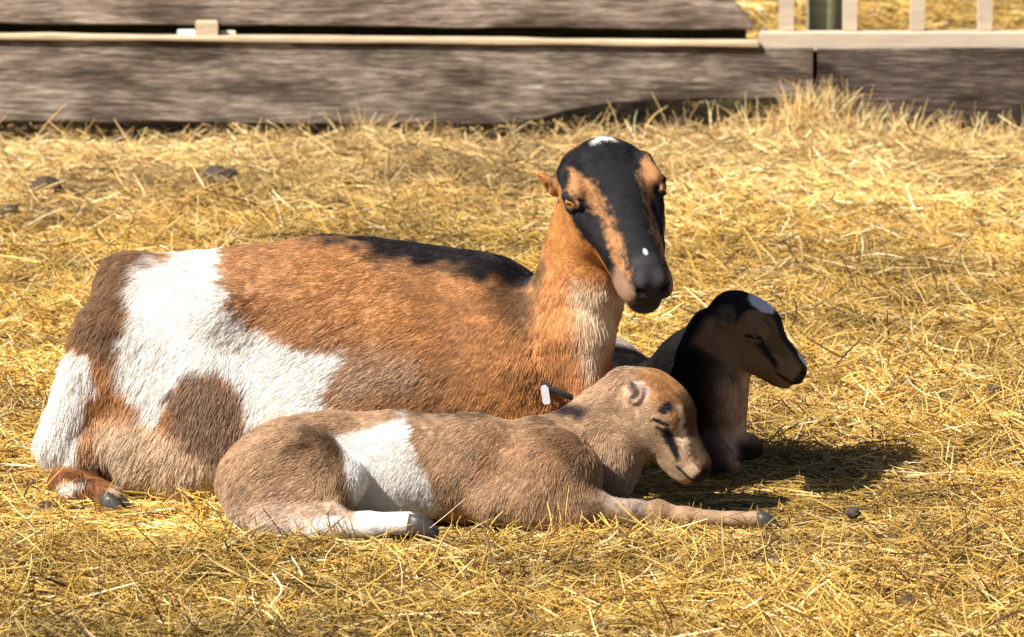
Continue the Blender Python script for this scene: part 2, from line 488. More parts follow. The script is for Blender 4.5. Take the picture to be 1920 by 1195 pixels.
t.links.new(n2.outputs[0], bp.inputs['Height']); t.links.new(bp.outputs[0], b.inputs['Normal'])
ground = simple_mesh('ground', gv, gq, M_g); tag(ground, 'bare trodden soil under the straw', 'ground', None, 'structure')

# ------------------------------------------------------------------ straw litter
def straw_cols(P, r, up=False):
    n = len(P)
    pal = np.array([[.60, .40, .095], [.70, .50, .15], [.44, .28, .06], [.82, .66, .33], [.26, .16, .04], [.08, .045, .018], [.50, .39, .10], [.88, .79, .54]])
    p = np.array([.22, .17, .19, .09, .14, .10, .06, .03])
    C = pal[r.choice(len(pal), n, p=p)]
    patch = .55 * noise(P, 1.6, 51) + .6 * noise(P, 5, 52) + .7 * noise(P, 16, 53)
    C = C * (.95 + .52 * patch)[:, None].clip(.25, 1.45)
    g = sstep(.25, .7, noise(P, 2.1, 57)) * .3                  # greener, damper patches
    C = C * (1 - g[:, None]) + C * np.array([.62, .66, .45]) * g[:, None]
    pale = sstep(2.6, 4.6, P[:, 1]) * sstep(7, 5, P[:, 1])      # drier hay near the boards
    lum = C.mean(1, keepdims=True)
    C = C * (1 - .5 * pale[:, None]) + (np.array([.80, .62, .36]) * (lum / .42)) * .5 * pale[:, None]
    return (C * np.array([1.16, 1.06, .96]) * (.85 + .3 * r.random((n, 1)))).clip(.01, .92)
def strands(n, x0, x1, y0, y1, lmin, lmax, rmin, rmax, seed, tilt=.16, hmax=.022, curl=.25, xs=None, dens=None, press_on=True):
    r = np.random.default_rng(seed)
    if xs is None:
        y = y0 + (y1 - y0) * r.random(n); hw = (y + 8) * .108 + .42
        x = (2 * r.random(n) - 1) * hw
    else: x, y = xs
    if dens is not None:
        k = r.random(len(x)) < dens(x, y); x, y = x[k], y[k]
    n = len(x)
    az = r.random(n) * 2 * np.pi; tl = r.normal(size=n) * tilt
    L = lmin + (lmax - lmin) * r.random(n) ** 1.8
    d = np.stack([np.cos(az) * np.cos(tl), np.sin(az) * np.cos(tl), np.sin(tl)], 1)
    s = np.stack([-np.sin(az), np.cos(az), 0 * az], 1); c1 = r.normal(size=n) * curl; c2 = r.normal(size=n) * curl * .45
    press = 1 - .75 * np.exp(-(((x + .1) / .78) ** 4 + ((y - .0) / .36) ** 4)); press = press if press_on else press * 0 + 1; tl = tl * press
    d = np.stack([np.cos(az) * np.cos(tl), np.sin(az) * np.cos(tl), np.sin(tl)], 1)
    z = gh(x, y) + hmax * press * r.random(n) ** 1.5 + np.abs(np.sin(tl)) * L * .35
    base = np.stack([x, y, z], 1)
    T = np.linspace(-.5, .5, 5); P = np.empty((n, 5, 3))
    kink = (r.random(n) < .2) * r.normal(size=n) * .5
    for i, u in enumerate(T):
        P[:, i] = base + d * (L * u)[:, None] + s * (L * (c1 * (u * u - .08) + kink * abs(u)))[:, None]
        P[:, i, 2] += -L * c2 * (u * u - .1)
    g = gh(P[:, :, 0].ravel(), P[:, :, 1].ravel()).reshape(n, 5)
    P[:, :, 2] = np.maximum(P[:, :, 2], g + .001)
    rad = (rmin + (rmax - rmin) * r.random(n) ** 2.2)[:, None] * np.array([.7, 1, 1, .95, .6])[None, :]
    return P, rad, straw_cols(base, r)
sets = [strands(SN[0], 0, 0, -1.6, 2.2, .012, .095, .00032, .0013, 1, .2, .026),
        strands(SN[1], 0, 0, 2.2, 5.3, .015, .11, .0004, .0016, 2, .2, .026),
        strands(SN[2], 0, 0, 5.3, 10.5, .05, .16, .0012, .0028, 3, .2, .03),
        strands(SN[3], 0, 0, -1.35, 5.0, .06, .17, .0010, .0019, 4, .10, .030, .15),           # long pale stalks on top
        strands(SN[4], 0, 0, -1.35, 3.0, .012, .045, .0005, .0012, 5, .5, .03)]
# chopped, upright bits around the animals and shaggy hay at the fence foot
def upright(n, xf, yf, lmin, lmax, seed, rad=.0009, lean=.5):
    r = np.random.default_rng(seed); x, y = xf(r, n), yf(r, n)
    az = r.random(n) * 2 * np.pi; le = np.abs(r.normal(size=n)) * lean
    d = np.stack([np.cos(az) * np.sin(le), np.sin(az) * np.sin(le), np.cos(le)], 1)
    L = lmin + (lmax - lmin) * r.random(n) ** 2; bend = r.normal(size=n) * .35
    P = np.empty((n, 5, 3)); b0 = np.stack([x, y, gh(x, y)], 1)
    for i, u in enumerate(np.linspace(0, 1, 5)):
        P[:, i] = b0 + d * (L * u)[:, None]; P[:, i, 0] += L * bend * u * u * .7; P[:, i, 2] -= L * np.abs(bend) * u * u * .4
    return P, np.full((n, 1), rad) * (.6 + .8 * r.random((n, 1))) * np.array([1, .95, .85, .65, .3])[None, :], straw_cols(b0, r)
for c, rr_, n in [(W(1540, 240, FY - .13), .14, 2600), (W(1350, 250, FY - .12), .22, 420), (W(675, 240, FY - .12), .05, 150), (W(350, 240, FY - .1), .16, 22), (W(980, 240, FY - .1), .3, 130), (W(1750, 260, FY - .3), .3, 900)]:
    sets.append(upright(n, lambda r, n, c=c, q=rr_: c[0] + r.normal(size=n) * q * .6, lambda r, n, c=c, q=rr_: np.minimum(c[1] + r.normal(size=n) * min(q, .14) * .7, FY - .03), .03, .13, int(c[0] * 1000) % 97 + 5, .0012, 1.25 if n > 200 else .55))
sets.append(upright(34, lambda r, n: r.uniform(-1.5, 1.5, n), lambda r, n: np.full(n, FY - .08) - r.random(n) * .2, .05, .16, 77, .0013, .45))
sets.append(upright(2600, lambda r, n: r.uniform(-1.2, 1.3, n), lambda r, n: r.uniform(-1.3, 4.8, n), .02, .06, 78, .0008, 1.1))
sets.append(upright(500, lambda r, n: r.uniform(-.75, .6, n), lambda r, n: r.uniform(-.40, -.02, n), .02, .06, 79, .0008, .9))
r_c = np.random.default_rng(11); nc = 1400                            # wisps: little heaps of crossing stalks
cy = -1.3 + 6.1 * r_c.random(nc) ** 1.2; cx = (2 * r_c.random(nc) - 1) * ((cy + 8) * .108 + .36)
keepc = ~((np.abs(cx + .1) < .75) & (np.abs(cy) < .36)); cx, cy = cx[keepc], cy[keepc]
for k_, (m_c, sp) in enumerate([(22, .028), (14, .045)]):
    xx = np.repeat(cx, m_c) + r_c.normal(size=len(cx) * m_c) * sp; yy = np.repeat(cy, m_c) + r_c.normal(size=len(cx) * m_c) * sp
    sets.append(strands(0, 0, 0, 0, 0, .03, .12, .0005, .0015, 60 + k_, .42, .045, .35, (xx, yy)))
ex_ = np.concatenate([np.linspace(-.74, -.42, 22), np.linspace(-.46, .42, 64), np.linspace(-.46, .42, 40)]); ey_ = np.concatenate([np.full(22, -.055), np.full(64, -.345), np.full(40, -.325)])
kx = ~((ex_ > -.24) & (ex_ < -.09) & (ey_ < -.2)) & ~((ex_ > -.66) & (ex_ < -.57) & (ey_ > -.2)) & ~((ex_ > .30) & (ey_ < -.2)); ex_, ey_ = ex_[kx], ey_[kx]
ex_ = ex_ + r_c.normal(size=len(ex_)) * .012; ey_ = ey_ + r_c.normal(size=len(ey_)) * .012
sets.append(strands(0, 0, 0, 0, 0, .025, .09, .0005, .0013, 90, .5, .034, .4, (np.repeat(ex_, 12) + r_c.normal(size=len(ex_) * 12) * .016, np.repeat(ey_, 12) + r_c.normal(size=len(ey_) * 12) * .012), None, False))
P = np.concatenate([s[0] for s in sets]); rd = np.concatenate([s[1] for s in sets]); Cc = np.concatenate([s[2] for s in sets])
# nothing grows through the animals' sides above the litter
inb = (P[:, :, 2].max(1) > .045) & (P[:, 2, 0] > W(230, 0, 0)[0]) & (P[:, 2, 0] < W(1330, 0, 0)[0]) & (P[:, 2, 1] > -.20) & (P[:, 2, 1] < .3)
P, rd, Cc = P[~inb], rd[~inb], Cc[~inb]
st = hair_object('straw_litter', P, rd, Cc, M_straw); tag(st, 'loose golden straw and hay covering the yard', 'straw', None, 'stuff')

# ------------------------------------------------------------------ wood
def wood(name, c0, c1, c2, seed, dirt=.85):
    m, t, b = new_mat(name); N = t.nodes; Lk = t.links
    tc = N.new("ShaderNodeTexCoord"); mp = N.new("ShaderNodeMapping"); mp.inputs['Location'].default_value = (seed * 1.7, seed, seed * .6)
    mp.inputs['Scale'].default_value = (8.0, 14, 85); Lk.new(tc.outputs['Object'], mp.inputs[0])
    dn = N.new("ShaderNodeTexNoise"); dn.inputs['Scale'].default_value = 1.4; dn.inputs['Detail'].default_value = 3; Lk.new(tc.outputs['Object'], dn.inputs[0])
    vm = N.new("ShaderNodeVectorMath"); vm.operation = 'MULTIPLY_ADD'; vm.inputs[1].default_value = (0, 1, 2.2); Lk.new(dn.outputs['Color'], vm.inputs[0]); Lk.new(mp.outputs[0], vm.inputs[2])
    g = N.new("ShaderNodeTexNoise"); g.inputs['Scale'].default_value = 1.6; g.inputs['Detail'].default_value = 9; g.inputs['Roughness'].default_value = .7; Lk.new(vm.outputs[0], g.inputs[0])
    r = N.new("ShaderNodeValToRGB"); e = r.color_ramp.elements; e[0].position = .30; e[0].color = (*c0, 1); e[1].position = .74; e[1].color = (*c2, 1)
    k = e.new(.5); k.color = (*c1, 1); Lk.new(g.outputs[0], r.inputs[0])
    bl = N.new("ShaderNodeTexNoise"); bl.inputs['Scale'].default_value = 2.1; bl.inputs['Detail'].default_value = 5
    mp2 = N.new("ShaderNodeMapping"); mp2.inputs['Scale'].default_value = (2.2, 1, 6); mp2.inputs['Location'].default_value = (seed, 0, seed * 2); Lk.new(tc.outputs['Object'], mp2.inputs[0]); Lk.new(mp2.outputs[0], bl.inputs[0])
    rb = N.new("ShaderNodeValToRGB"); rb.color_ramp.elements[0].position = .40; rb.color_ramp.elements[0].color = (.34, .29, .26, 1); rb.color_ramp.elements[1].position = .62; rb.color_ramp.elements[1].color = (1.35, 1.3, 1.3, 1)
    Lk.new(bl.outputs[0], rb.inputs[0])
    mx = N.new("ShaderNodeMix"); mx.data_type = 'RGBA'; mx.blend_type = 'MULTIPLY'; mx.inputs[0].default_value = dirt; Lk.new(r.outputs[0], mx.inputs[6]); Lk.new(rb.outputs[0], mx.inputs[7])
    vo = N.new("ShaderNodeTexVoronoi"); vo.inputs['Scale'].default_value = 1.0; mp3 = N.new("ShaderNodeMapping"); mp3.inputs['Scale'].default_value = (3.4, 0, 7); mp3.inputs['Location'].default_value = (seed * 3.1, 0, seed); Lk.new(tc.outputs['Object'], mp3.inputs[0]); Lk.new(mp3.outputs[0], vo.inputs[0])
    kr = N.new("ShaderNodeValToRGB"); kr.color_ramp.elements[0].position = .05; kr.color_ramp.elements[0].color = (.22, .15, .12, 1); kr.color_ramp.elements[1].position = .13; kr.color_ramp.elements[1].color = (1, 1, 1, 1); Lk.new(vo.outputs['Distance'], kr.inputs[0])
    m2 = N.new("ShaderNodeMix"); m2.data_type = 'RGBA'; m2.blend_type = 'MULTIPLY'; m2.inputs[0].default_value = .8; Lk.new(mx.outputs[2], m2.inputs[6]); Lk.new(kr.outputs[0], m2.inputs[7])
    ck = N.new("ShaderNodeTexNoise"); ck.inputs['Scale'].default_value = 1; ck.inputs['Detail'].default_value = 4; mp4 = N.new("ShaderNodeMapping"); mp4.inputs['Scale'].default_value = (1.6, 3, 60); mp4.inputs['Location'].default_value = (seed, 0, seed * 5); Lk.new(tc.outputs['Object'], mp4.inputs[0]); Lk.new(mp4.outputs[0], ck.inputs[0])
    cr = N.new("ShaderNodeValToRGB"); ce = cr.color_ramp.elements; ce[0].position = .485; ce[0].color = (1, 1, 1, 1); ce[1].position = .515; ce[1].color = (1, 1, 1, 1); cm = ce.new(.5); cm.color = (.18, .15, .13, 1); Lk.new(ck.outputs[0], cr.inputs[0])
    m3 = N.new("ShaderNodeMix"); m3.data_type = 'RGBA'; m3.blend_type = 'MULTIPLY'; m3.inputs[0].default_value = dirt; Lk.new(m2.outputs[2], m3.inputs[6]); Lk.new(cr.outputs[0], m3.inputs[7]); m2 = m3
    Lk.new(m2.outputs[2], b.inputs['Base Color']); b.inputs['Roughness'].default_value = .85; b.inputs['Specular IOR Level'].default_value = .2
    bp = N.new("ShaderNodeBump"); bp.inputs['Strength'].default_value = .4; bp.inputs['Distance'].default_value = .003; Lk.new(g.outputs[0], bp.inputs['Height']); Lk.new(bp.outputs[0], b.inputs['Normal'])
    return m
M_w1 = wood('weathered_plank', (.045, .032, .022), (.20, .16, .125), (.54, .48, .41), 1.0)
M_w2 = wood('darker_weathered_plank', (.02, .015, .012), (.09, .068, .055), (.28, .23, .19), 5.3)
M_w3 = wood('weathered_plank_upper', (.06, .043, .03), (.24, .19, .15), (.56, .49, .42), 9.1)
M_rail = wood('pale_rail_wood', (.45, .34, .2), (.58, .45, .30), (.68, .55, .40), 3.2, .2)
M_dk = wood('dark_gap_fill', (.02, .014, .005), (.05, .038, .014), (.09, .07, .025), 2.2, .3)  # near-black tone standing in for shade in the gap and seam

def plank(name, top, bot, Y0, Y1, mat, parent, step=None, rag=.0015, seed=0):
    """top/bot: lists of (px,py) at depth Y0, resampled; gives a long board with uneven edges"""
    r = np.random.default_rng(seed)
    tw = np.array([W(x, y, Y0) for x, y in top]); bw = np.array([W(x, y, Y0) for x, y in bot])
    xa, xb = max(tw[0, 0], bw[0, 0]), min(tw[-1, 0], bw[-1, 0]); xs = np.arange(xa, xb, .02); xs = np.append(xs, xb)
    zt = np.interp(xs, tw[:, 0], tw[:, 2]); zb = np.interp(xs, bw[:, 0], bw[:, 2])
    Z = lambda s: np.stack([xs, xs * 0, xs * 0 + s], 1)
    zt = zt + rag * noise(Z(seed), 9, 1); zb = zb + rag * noise(Z(seed + 3.3), 7, 2)
    V, Fq = [], []; b_ = .004
    for i, x in enumerate(xs):
        V += [(x, Y0, zb[i] + b_), (x, Y0, zt[i] - b_), (x, Y0 + b_, zt[i]), (x, Y1 - b_, zt[i]), (x, Y1, zt[i] - b_), (x, Y1, zb[i] + b_), (x, Y1 - b_, zb[i]), (x, Y0 + b_, zb[i])]
    m = len(xs)
    for i in range(m - 1):
        for j in range(8): Fq.append((i * 8 + j, (i + 1) * 8 + j, (i + 1) * 8 + (j + 1) % 8, i * 8 + (j + 1) % 8)[::-1])
    Fq.append(tuple(range(8))); Fq.append(tuple((m - 1) * 8 + j for j in range(7, -1, -1)))
    o = simple_mesh(name, V, Fq, mat, False); child(o, parent); return o
def boxm(name, x0, x1, y0, y1, z0, z1, mat, parent, bev=.003):
    o = None
    V = []
    for z, e in ((z0, bev), (z0 + bev, 0), (z1 - bev, 0), (z1, bev)):
        c = .0 + bev
        for (sx, sy) in ((0, 0), (1, 0), (1, 1), (0, 1)):
            X = x0 + e if sx == 0 else x1 - e; Yy = y0 + e if sy == 0 else y1 - e
            V.append((X, Yy, z))
    F_ = [(3, 2, 1, 0), (12, 13, 14, 15)]
    for l in range(3):
        for j in range(4): F_.append((l * 4 + j, l * 4 + (j + 1) % 4, (l + 1) * 4 + (j + 1) % 4, (l + 1) * 4 + j))
    o = simple_mesh(name, V, F_, mat, False)
    if parent: child(o, parent)
    return o

fence = empty('board_fence', (0, FY, 0)); tag(fence, 'weathered grey plank fence along the back of the yard', 'fence')
plank('board', [(-500, 66), (0, 76), (960, 86), (1524, 92)], [(-500, 224), (0, 228), (500, 232), (900, 236), (985, 232), (1060, 208), (1150, 194), (1300, 188), (1524, 184)], FY, FY + .04, M_w1, fence, seed=1, rag=.003)
plank('board', [(1532, 92), (2500, 98)], [(1532, 222), (1600, 232), (1800, 236), (2500, 244)], FY, FY + .04, M_w2, fence, seed=2, rag=.003)['label'] = 'darker short board at the right end'
b3 = plank('board', [(-500, -130), (1330, -118), (1352, -30), (1368, -4), (1372, 6), (1396, 16), (1399, 27), (1408, 31), (1409, 44), (1413, 50)], [(-500, 34), (0, 44), (700, 52), (1360, 57), (1413, 59)], FY + .034, FY + .07, M_w3, fence, seed=3, rag=.003)
for q_, (ya, yb) in enumerate(((-330, -150), (-540, -350), (-760, -560))):       # unseen boards added above the view to shade the ground behind the fence
    plank('board', [(-500, ya), (1380, ya)], [(-500, yb), (1380, yb)], FY + .034, FY + .07, M_w3, fence, seed=20 + q_, rag=.003)
rail = plank('rail', [(-500, 59), (0, 64), (960, 73), (1421, 78)], [(-500, 68), (0, 75), (960, 85), (1421, 91)], FY - .012, FY + .03, M_rail, fence, seed=4, rag=.0015); rail['label'] = 'pale rail lying on the bottom board'
plank('gap_darkener', [(-500, 10), (1400, 30)], [(-500, 150), (1400, 150)], FY + .12, FY + .14, M_dk, fence, seed=5)  # dark board added so the gap between the boards looks shaded
wz0, wz1 = W(0, 80, FY)[2], W(0, 40, FY)[2]
boxm('spacer_block', W(366, 0, FY)[0], W(408, 0, FY)[0], FY - .006, FY + .032, wz0 + .003, wz1, M_rail, fence)
M_pvc = plain('pale_painted_metal', (.66, .60, .52), .4, .5)
boxm('bracket', W(330, 0, FY)[0], W(364, 0, FY)[0], FY + .03, FY + .040, wz0, W(0, 58, FY)[2], plain('pale_blue_metal', (.6, .68, .74), .4), fence)
boxm('bracket', W(411, 0, FY)[0], W(440, 0, FY)[0], FY + .03, FY + .040, wz0, W(0, 60, FY)[2], M_pvc, fence)

boxm('seam_darkener', W(1495, 0, FY)[0], W(1562, 0, FY)[0], FY + .043, FY + .085, -.02, W(0, 100, FY)[2], M_dk, fence)  # dark block added behind the board seam to keep bright straw from showing
pan = empty('gate_panel', (W(1700, 0, FY)[0], FY + .06, 0)); tag(pan, 'tan painted gate with upright bars behind the boards, upper right', 'gate')
M_tan = wood('tan_painted_bar', (.50, .40, .30), (.58, .475, .36), (.64, .54, .43), 7.7, .12)
x0, x1 = W(1422, 0, FY + .06)[0], W(2500, 0, FY)[0]
zb, zt = W(0, 96, FY + .06)[2], W(0, 58, FY + .06)[2]
boxm('bottom_rail', x0, x1, FY + .032, FY + .075, zb, zt, M_tan, pan, .004)
for cx in [1475, 1594, 1720, 1847, 1972, 2098, 2224]:
    xx = W(cx, 0, FY + .06)[0]; boxm('bar', xx - .017, xx + .017, FY + .050, FY + .080, zt - .002, zt + .75, M_tan, pan, .005)
boxm('top_rail', x0, x1, FY + .045, FY + .085, zt + .75, zt + .79, M_tan, pan, .004)

M_gp = wood('green_treated_post', (.16, .17, .10), (.24, .25, .15), (.33, .33, .22), 4.4, .3)
pb = W(1546, 40, FY + .15); 
V, F_ = [], []
for i, z in enumerate(np.linspace(-.05, 1.3, 14)):
    for j in range(20):
        q = 2 * math.pi * j / 20; rr = .045 * (1 + .03 * math.sin(3 * q + i * .5))
        V.append((pb[0] + rr * math.cos(q), FY + .15 + rr * math.sin(q), z))
for i in range(13):
    for j in range(20): F_.append((i * 20 + j, i * 20 + (j + 1) % 20, (i + 1) * 20 + (j + 1) % 20, (i + 1) * 20 + j))
F_.append(tuple(13 * 20 + j for j in range(20)))
post = simple_mesh('fence_post', V, F_, M_gp); tag(post, 'greenish round wooden post standing behind the tan gate', 'post')
V = [((v[0] - pb[0]) * .6 + pb[0] - .035, v[1] + .12, v[2]) for v in V]

# ------------------------------------------------------------------ dung clods
M_cl, t, b = new_mat('dry_dung'); n = t.nodes.new("ShaderNodeTexNoise"); n.inputs['Scale'].default_value = 90; n.inputs['Detail'].default_value = 6
rr = t.nodes.new("ShaderNodeValToRGB"); rr.color_ramp.elements[0].color = (.018, .011, .008, 1); rr.color_ramp.elements[1].color = (.11, .07, .05, 1)
t.links.new(n.outputs[0], rr.inputs[0]); t.links.new(rr.outputs[0], b.inputs['Base Color']); b.inputs['Roughness'].default_value = .9
clods = [(86, 376, 30, 'dark dung clod on the straw at far left, well behind the doe'), (415, 352, 36, 'brown dung clod half covered by straw, left of centre near the fence'), (1862, 778, 22, 'small dark dung clod at the right edge of the yard'),
         (90, 968, 20, 'flat dark clod beside the hind hoof of the doe'), (1140, 790, 1, None), (1600, 988, 14, 'little dark clod on the straw right of the kid\'s front hoof'), (20, 415, 18, 'small dark clod at the left edge below the fence'), (1700, 1150, 18, 'flat brown clod in the blurred foreground at lower right')]
for i, (px, py, s, lab) in enumerate(clods):
    if not lab: continue
    r = np.random.default_rng(i + 40)
    lo, hi = -3, 8                                   # depth where the ray meets the ground
    for _ in range(40):
        m_ = (lo + hi) / 2
        if W(px, py, m_)[2] > 0: lo = m_
        else: hi = m_
    c = W(px, py, lo); rad = R_(s, lo)
    z0 = gh(c[[0]], c[[1]])[0] + .012
    V, F_ = [], []; nr, ns = 14, 22
    U = np.array([[math.sin(math.pi * a / nr) * math.cos(2 * math.pi * k / ns), math.sin(math.pi * a / nr) * math.sin(2 * math.pi * k / ns), math.cos(math.pi * a / nr)] for a in range(nr + 1) for k in range(ns)])
    dsp = 1 + .28 * noise(U + i * 9, 1.7, 3) + .16 * noise(U + i * 9, 4.5, 4) + .08 * noise(U + i * 5, 10, 6)
    Vx = U * dsp[:, None] * np.array([rad, rad * .8, rad * .62]) + np.array([c[0], c[1], z0 + (.016 if s != 20 else .0)])
    for a in range(nr):
        for k in range(ns): F_.append((a * ns + k, (a + 1) * ns + k, (a + 1) * ns + (k + 1) % ns, a * ns + (k + 1) % ns))
    o = simple_mesh('dung_clod', Vx, F_, M_cl); tag(o, lab, 'dung clod', 'dung clods scattered on the straw')
# ================================================================== DOE
BR = np.array([.47, .25, .115]); ORG = np.array([.62, .31, .105]); WHT = np.array([.85, .82, .78]); BLK = np.array([.016, .015, .018])
CRM = np.array([.74, .58, .42]); GRB = np.array([.30, .19, .125]); TAN = np.array([.55, .35, .20])
doe = empty('goat', tuple(W(560, 930, .12)))
tag(doe, 'large brown and white doe lying with raised black striped face and orange throat', 'goat', 'goats resting together on the straw')
B = Body()
# trunk
B.chain([(325, 655, .22, 162), (430, 668, .22, 190), (545, 678, .21, 208), (660, 680, .21, 213), (780, 688, .20, 208), (900, 700, .19, 204), (975, 720, .18, 172)], k=.05, flat=.86)
B.cone(W(620, 560, .22), R_(95), W(870, 610, .20), R_(100), .06)
B.ell(W(560, 800, .17), [.22, .16, .12], .05)
B.ell(W(505, 590, -.055), [.065, .10, .06], .06, '-')
B.ell(W(930, 640, -.06), [.035, .10, .085], .05, '-')
# pin bone and tail root, britch fringe
B.cone(W(235, 530, .20), R_(44), W(330, 560, .20), R_(70), .05)
B.cone(W(238, 520, .17), R_(38), W(205, 640, .12), R_(60), .04)
B.cone(W(205, 640, .12), R_(60), W(140, 800, .10), R_(52), .04)
B.cone(W(150, 700, .08), R_(34), W(108, 830, .06), R_(40), .02)
B.cone(W(290, 550, .15), R_(34), W(400, 585, .09), R_(36), .07)
B.cone(W(930, 560, .13), R_(40), W(985, 690, .06), R_(48), .07)
# near thigh, stifle, gaskin
B.ell(W(300, 760, .12), [.125, .085, .135], .05)
B.ell(W(385, 790, .09), [.085, .065, .10], .035)
B.cone(W(250, 850, .08), R_(72), W(420, 862, .07), R_(66), .04)
B.cone(W(180, 840, .09), R_(50), W(330, 870, .07), R_(62), .035)
# folded hind foot
B.cone(W(165, 850, .06), R_(36), W(118, 905, .03), R_(24), .02)
B.cone(W(118, 905, .03), R_(26), W(150, 915, .0), R_(28), .012)
B.cone(W(150, 915, .0), R_(28), W(200, 932, -.03), R_(27), .012)
# shoulder, brisket, folded near foreleg behind the kid
B.ell(W(985, 720, .10), [.10, .075, .13], .05)
B.cone(W(1000, 800, .07), R_(58), W(1080, 845, .05), R_(40), .035)
B.ell(W(1035, 760, .12), [.07, .07, .10], .04)
# neck
B.chain([(1005, 700, .13, 84), (1045, 640, .11, 74), (1082, 560, .09, 68), (1098, 470, .085, 64), (1105, 400, .10, 62)], k=.045)
B.chain([(1074, 690, .06, 52), (1084, 620, .05, 50), (1102, 540, .055, 49), (1108, 470, .06, 55)], k=.035)
B.cone(W(1082, 640, .03), R_(54), W(1100, 728, .0), R_(24), .03)
# head
Hd = Frame(W(1120, 302, .085), (.30, -.72, -.63), (.06, -.62, .78), .270)
goat_head(B, Hd)
stub_ear(B, Hd, .04, -.265, -.10, .065)
stub_ear(B, Hd, .04, .265, -.10, .065)
fine = (W(1000, 640, -.12) * [1, 1, 1], W(1300, 250, .22))
fine = (np.minimum(*fine), np.maximum(*fine))
body, V, Q = B.mesh('body', fine)
child(body, doe); body.data.materials.append(M_skin)

A_white = Area([(236, 545), (252, 520), (300, 503), (402, 476), (408, 520), (430, 578), (482, 622), (560, 655), (645, 655), (628, 700), (612, 750), (622, 800), (560, 840), (470, 850), (462, 790), (455, 730), (410, 698), (352, 703), (318, 745), (296, 795), (262, 760), (222, 705), (222, 650), (240, 590)])
A_patch = Area([(352, 700), (410, 698), (452, 735), (462, 800), (450, 880), (380, 840), (322, 800), (318, 745)])
A_belly = Area([(180, 780), (250, 770), (310, 810), (460, 850), (640, 850), (640, 990), (180, 990)])
A_dors = Area([(560, 380), (660, 380), (1100, 380), (1040, 535), (960, 514), (880, 497), (790, 485), (715, 480), (700, 470), (660, 453), (585, 450)], .2)
A_with = Area([(880, 490), (1040, 500), (1010, 640), (965, 600), (930, 560)])
A_brit = Area([(118, 655), (178, 672), (182, 715), (152, 760), (146, 866), (40, 880), (60, 780)])
A_rump = Area([(120, 640), (150, 400), (300, 400), (262, 520), (236, 600), (225, 700), (180, 665)])
A_foot = Area([(80, 868), (200, 868), (250, 1000), (80, 1000)], .02)
A_fwh = Area([(92, 955), (106, 915), (132, 896), (166, 892), (150, 908), (128, 930), (120, 960)], .0)
A_pale = Area([(620, 655), (770, 665), (790, 730), (700, 760), (615, 790)])
A_neck = Area([(1010, 300), (1200, 300), (1200, 800), (1060, 790), (985, 690), (1010, 560)])
A_thro = Area([(1078, 530), (1190, 530), (1150, 620), (1128, 665), (1105, 690), (1088, 650), (1078, 600)], .0)
def in_head(q, zj):
    low = np.interp(q[:, 0], [0, .3, .8, 1], [zj, zj + .03, -.29, -.28])
    return sstep(-.10, .02, q[:, 0]) * sstep(-.03, .03, q[:, 2] - low) * (np.abs(q[:, 1]) < .45) * (q[:, 0] < 1.2)
def head_coat(Hf, P, base):
    q = Hf.loc(P); x, y, z = q[:, 0], np.abs(q[:, 1]), q[:, 2]
    base = np.array([.46, .235, .10])
    jx = .012 * noise(P, 160, 41) + .01 * noise(P, 400, 42)
    y = y + jx * 1.5
    C = np.tile(base, (len(P), 1))
    C = mix(C, [.50, .225, .06], sstep(.08, -.12, z) * .8)
    # black blaze down the middle of the face
    halfw = np.interp(x, [-.2, 0, .12, .22, .36, .5, .7, .85], [.24, .28, .25, .175, .125, .115, .095, .115])
    C = mix(C, BLK, (1 - sstep(-.03, .035, y - halfw + .02 * noise(P, 90, 44))) * sstep(-.06, .02, z + .05))
    # dark ring behind the eye and on the temple
    C = mix(C, BLK * 1.5, (1 - sstep(.03, .055, np.hypot((x - .13) * .32, (y - .275)))) * sstep(.0, .03, z))
    # black stripe from the eye to the corner of the mouth
    t = np.clip((x - .36) / .44, 0, 1); zc = .045 - .115 * t; wz = .045 + .035 * np.sin(np.pi * t)
    C = mix(C, BLK, (1 - sstep(-.022, .028, np.abs(z - zc + jx) - wz + .015 * noise(P, 110, 45))) * sstep(.31, .35, x) * (1 - sstep(.80, .84, x)) * sstep(.07, .09, y))
    C = mix(C, BLK * 1.3, (1 - sstep(.070, .088, np.hypot(x - .325, (z - .06) * 1.15))) * (y > .19))
    # muzzle
    C = mix(C, [.27, .165, .115], sstep(.74, .83, x) * (1 - sstep(.08, .13, z + .1)) * .9)
    C = mix(C, [.045, .04, .042], sstep(.86, .92, x + .05 * (z > .0)) * (1 - sstep(.075, .10, y)))
    C = mix(C, [.035, .032, .035], sstep(.93, .97, x) * (z > -.15) * (1 - sstep(.09, .12, y)))
    C = mix(C, [.03, .02, .02], (1 - sstep(.010, .018, np.abs(z + .155 - .25 * np.clip(.84 - x, 0, 1)))) * sstep(.70, .74, x))
    C = mix(C, [.07, .05, .045], sstep(-.19, -.23, z) * sstep(.72, .78, x))
    C = mix(C, [.008, .007, .007], 1 - sstep(.024, .036, np.hypot(np.hypot((x - .99) * .6, y - .07), (z + .008) * .9)))
    C = mix(C, WHT * .8, (1 - sstep(.03, .055, np.hypot((x - .01 - .5 * np.abs(q[:, 1] - .01)) * 1.2, (q[:, 1] - .01) * .55))) * (z > .05))
    C = mix(C, WHT * .8, 1 - sstep(.007, .015, np.hypot((x - .84) * .6, q[:, 1] + .0)) * 1.0 if False else (1 - sstep(.010, .016, np.hypot((x - .83) * .6, q[:, 1] - .0))) * (z > 0))
    return C
